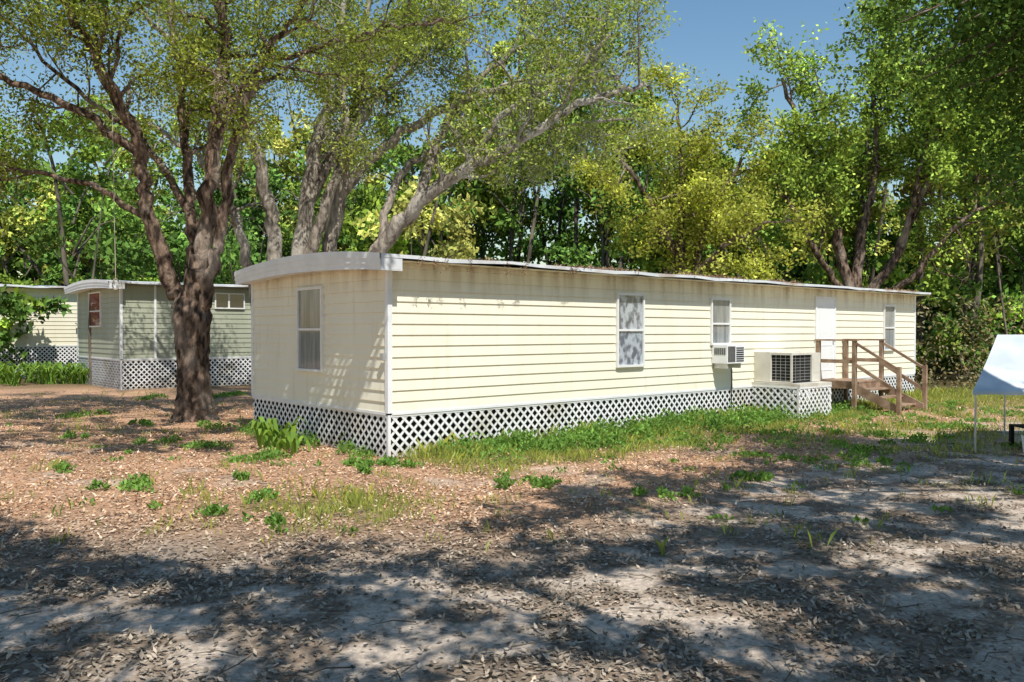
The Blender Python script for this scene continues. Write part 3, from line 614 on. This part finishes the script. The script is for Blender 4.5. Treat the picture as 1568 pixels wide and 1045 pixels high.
# ---- forest behind
par = empty("background_forest"); mb = MB(); Cs = []; Ks = []; Ls = []
def crown(cx, cy, z0, z1, rad, base, nl, cnt, L, trunk=True, tr=.16):
    if trunk:
        lean = rng.normal(0, 1.3, 2); mb.tube(catmull([[cx, cy, -.2], [cx+lean[0]*.3+rng.normal(0, .3), cy+lean[1]*.3, (z0+z1)*.25], [cx+lean[0], cy+lean[1], z0+(z1-z0)*.6], [cx+lean[0]*1.5, cy, z1-.5]], 3), np.linspace(tr, .03, 10), 6, M_bark2)
    for k in range(nl):
        u = unit(1)[0]; rr = rng.random()**.45; c = np.array([cx+u[0]*rad*rr, cy+u[1]*rad*rr, (z0+z1)/2+u[2]*(z1-z0)/2*rr]); lr = rng.uniform(.5, 1.0)*rad*.34
        if trunk and k % 3 == 0: mb.tube([[cx, cy, max(z0, c[2]-2)], (c+[cx, cy, c[2]-1])/2, c], [.06, .04, .015], 4, M_bark2)
        o = unit(cnt)*lr*(rng.random((cnt, 1))**.35); o[:, 2] *= .75
        Cs.append(c+o); Ks.append(leafcol(cnt, base, .25, yel=.4)*np.exp(rng.normal(0, .33))); Ls.append(np.full(cnt, L))
pal2 = [(.22, .34, .06), (.34, .40, .09), (.15, .27, .055), (.40, .43, .12), (.10, .20, .045), (.24, .38, .06)]
for k in range(110):
    yy_ = rng.uniform(35, 58); rx_ = rng.uniform(-.78, .82); xx_ = rx_*yy_
    px = rx_
    if .12 < px < .38: top = 1.96+yy_*rng.uniform(.17, .26)
    elif px < -.05: top = 1.96+yy_*rng.uniform(.16, .32)
    else: top = 1.96+yy_*rng.uniform(.24, .44)
    z0 = top*rng.uniform(.3, .5)
    crown(xx_, yy_, z0, top, rng.uniform(2.2, 3.6), pal2[rng.integers(0, 6)], 17, 95, .34)
for k in range(10):
    yy_ = rng.uniform(32, 42); rx_ = rng.uniform(.47, .78); top = 1.96+yy_*rng.uniform(.38, .5); crown(rx_*yy_, yy_, top*.4, top, 3.2, pal2[rng.integers(0, 6)], 22, 110, .27)
for k in range(150):
    yy_ = rng.uniform(33, 50); rx_ = rng.uniform(-.8, .85); crown(rx_*yy_, yy_, .2, rng.uniform(2.5, 6.5), rng.uniform(1.5, 2.6), pal2[rng.choice([0, 2, 4, 4, 5])], 9, 75, .32, trunk=False)
for k in range(100):
    yy_ = rng.uniform(58, 66); xx_ = rng.uniform(-58, 60); crown(xx_, yy_, 0, rng.uniform(9, 13), 4, pal2[rng.choice([0, 2, 4])], 14, 70, .75, trunk=False)
for k in range(60):
    yy_ = rng.uniform(30, 46); rx_ = rng.uniform(-.75, .8)
    if -.1 < rx_ < .45 and yy_ < 33: continue
    xx_ = rx_*yy_; h_ = rng.uniform(3, 8); l_ = rng.normal(0, 1.0, 2)
    mb.tube(catmull([[xx_, yy_, -.1], [xx_+l_[0]*.3+rng.normal(0, .2), yy_, h_*.4], [xx_+l_[0], yy_+l_[1], h_]], 4), np.linspace(rng.uniform(.03, .1), .012, 9), 5, M_bark2)
mb.obj("trunks", par, True)
C = np.concatenate(Cs); K = np.concatenate(Ks); Lf = np.concatenate(Ls); leaves("foliage", C, Lf*rng.uniform(.6, 1.3, len(C)), Lf*.55, K, M_leafd, par)
x = rng.uniform(14, 24, 9000); y = rng.uniform(27, 33, 9000); z = rng.random(9000)**1.6*3.2
kk = vnoise(x, y, 1.2, 81) > .42; C = np.stack([x, y, z], 1)[kk]
leaves("brush", C, .16, .07, pal[rng.integers(0, 6, len(C))]*.5*(1-.5*rng.random((len(C), 1)))+np.array([.01, .05, .0]), M_leafd)

# ---- trees behind / beside the camera that shade the foreground
SHP = [(-9, 2), (-9, 9.3), (-5.4, 8.6), (-4.2, 7.6), (-2.6, 6.9), (-1.1, 7.6), (-.2, 8.3), (.7, 10.4), (2.3, 12.4), (5.5, 12.8), (8, 13.6), (13, 17), (17, 16), (12, 2)]
n_ = 6800; x = rng.uniform(-9, 16, n_); y = rng.uniform(2, 17, n_)
gap = vnoise(x*.7, y*1.3, .75, 91, 2); big = vnoise(x, y, 1.8, 92, 2)
near = np.exp(-((x-1.4)/2.6)**2-((y-5.3)/1.5)**2)
thr = np.where(x < -1.2, .30, .44+.16*sstep(0, 3, x)*(big-.35)) + .13*near
kk = inpoly(x+rng.normal(0, .12, n_), y+rng.normal(0, .12, n_), SHP) & (gap > thr); x, y = x[kk], y[kk]
h = rng.uniform(7.8, 8.4, len(x)); CC = np.stack([x+OFF[0]*h, y+OFF[1]*h, h], 1)
m_ = 230; u = rng.uniform(.8, 5.2, m_); zz_ = rng.uniform(.5, 3.0, m_); kk = (vnoise(u+zz_*.6, zz_, .45, 95, 2) > .41+.17*(zz_ < 1.9)); u = u[kk]; zz_ = zz_[kk]; m_ = len(u)
px = C0[0]-.658*u; py = C0[1]+.753*u; h2 = rng.uniform(7.5, 9, m_)-zz_
CE = np.stack([px+OFF[0]*h2, py+OFF[1]*h2, zz_+h2], 1)
SHL = [(-15, 13.3), (-4.7, 13.3), (-4.2, 14.6), (-5.6, 17.5), (-7, 21), (-9, 25.5), (-19, 25)]
n_ = 1500; x = rng.uniform(-19, -4, n_); y = rng.uniform(13, 25.5, n_); kk = inpoly(x, y, SHL) & (vnoise(x, y*1.4, 1.1, 97, 2) > .43); x, y = x[kk], y[kk]
h = rng.uniform(8.2, 10, len(x)); CL = np.stack([x+OFF[0]*h, y+OFF[1]*h, h], 1); CL = CL[CL[:, 2] > 1.96+.40*CL[:, 1]]
CC = np.concatenate([CC, CE, CL])
trunks = np.array([[-6.5, -2.5], [-.5, -5.5], [6.0, -3.5], [10.5, 6.5], [-12.5, 9.5]]); own = np.argmin(np.linalg.norm(CC[:, None, :2]-trunks[None], axis=2), axis=1)
for k, tp in enumerate(trunks):
    par = empty("oak_tree"); mb = MB(); mb.tube(catmull([[tp[0], tp[1], -.2], [tp[0], tp[1], .8], [tp[0]+.1, tp[1]+.1, 3], [tp[0]+.2, tp[1]+.3, 5.5]], 5), np.linspace(.5, .32, 16), 14, M_bark, .1)
    mine = CC[own == k]; top = np.array([tp[0]+.2, tp[1]+.3, 5.4])
    if len(mine):
        for j in rng.choice(len(mine), min(32, len(mine)), replace=False):
            e = mine[j]; mid = top+(e-top)*.5+np.array([0, 0, .6])+rng.normal(0, .3, 3); P = catmull([top, mid, e], 5)
            if not shadow_ok(P).all(): continue
            mb.tube(P, np.linspace(.09, .015, 11), 6, M_bark)
        C = np.repeat(mine, 36, axis=0)+rng.normal(0, .12, (len(mine)*36, 3)); leaves("foliage", C, .17*rng.uniform(.6, 1.3, len(C)), .095, leafcol(len(C), (.12, .20, .04), .25), M_leafd, par)
    mb.obj("trunk_and_limbs", par, True)
# overhanging branches, upper right of the view
par = empty("oak_tree"); mb = MB(); tp = np.array([9.6, 9.2]); mb.tube(catmull([[tp[0], tp[1], -.2], [tp[0], tp[1], 2], [tp[0]-.2, tp[1], 5], [tp[0]-.4, tp[1], 9]], 5), np.linspace(.42, .2, 16), 14, M_bark, .1)
cl = []
for k in range(60):
    yy_ = rng.uniform(9.2, 12.2); a_ = rng.uniform(.44, .68); lowz = 1.96+yy_*np.interp(a_, [.42, .5, .57, .63, .68], [.38, .28, .20, .13, .10]); zz_ = rng.uniform(lowz, 1.96+yy_*.44)
    e = np.array([a_*yy_, yy_, zz_]); st = np.array([tp[0]-.3, tp[1], min(zz_+rng.uniform(.5, 1.5), 8.5)]); P = catmull([st, (st+e)/2+[0, 0, .4], e], 5); mb.tube(P, np.linspace(.04, .008, 11), 5, M_bark)
    for f in (6, 7, 8, 9, 10): cl += [P[f]+rng.normal(0, .2, 3) for _ in range(3)]
mb.obj("trunk_and_limbs", par, True); cl = np.array(cl); C = np.repeat(cl, 36, axis=0)+rng.normal(0, .17, (len(cl)*36, 3)); g_ = C[:, :2]-OFF[None]*C[:, 2:3]; tt_, qq_ = tq(g_[:, 0], g_[:, 1]); C = C[qq_ > .9]
leaves("foliage", C, .085*rng.uniform(.6, 1.3, len(C)), .045, leafcol(len(C), (.09, .17, .035), .3), M_leafd, par)
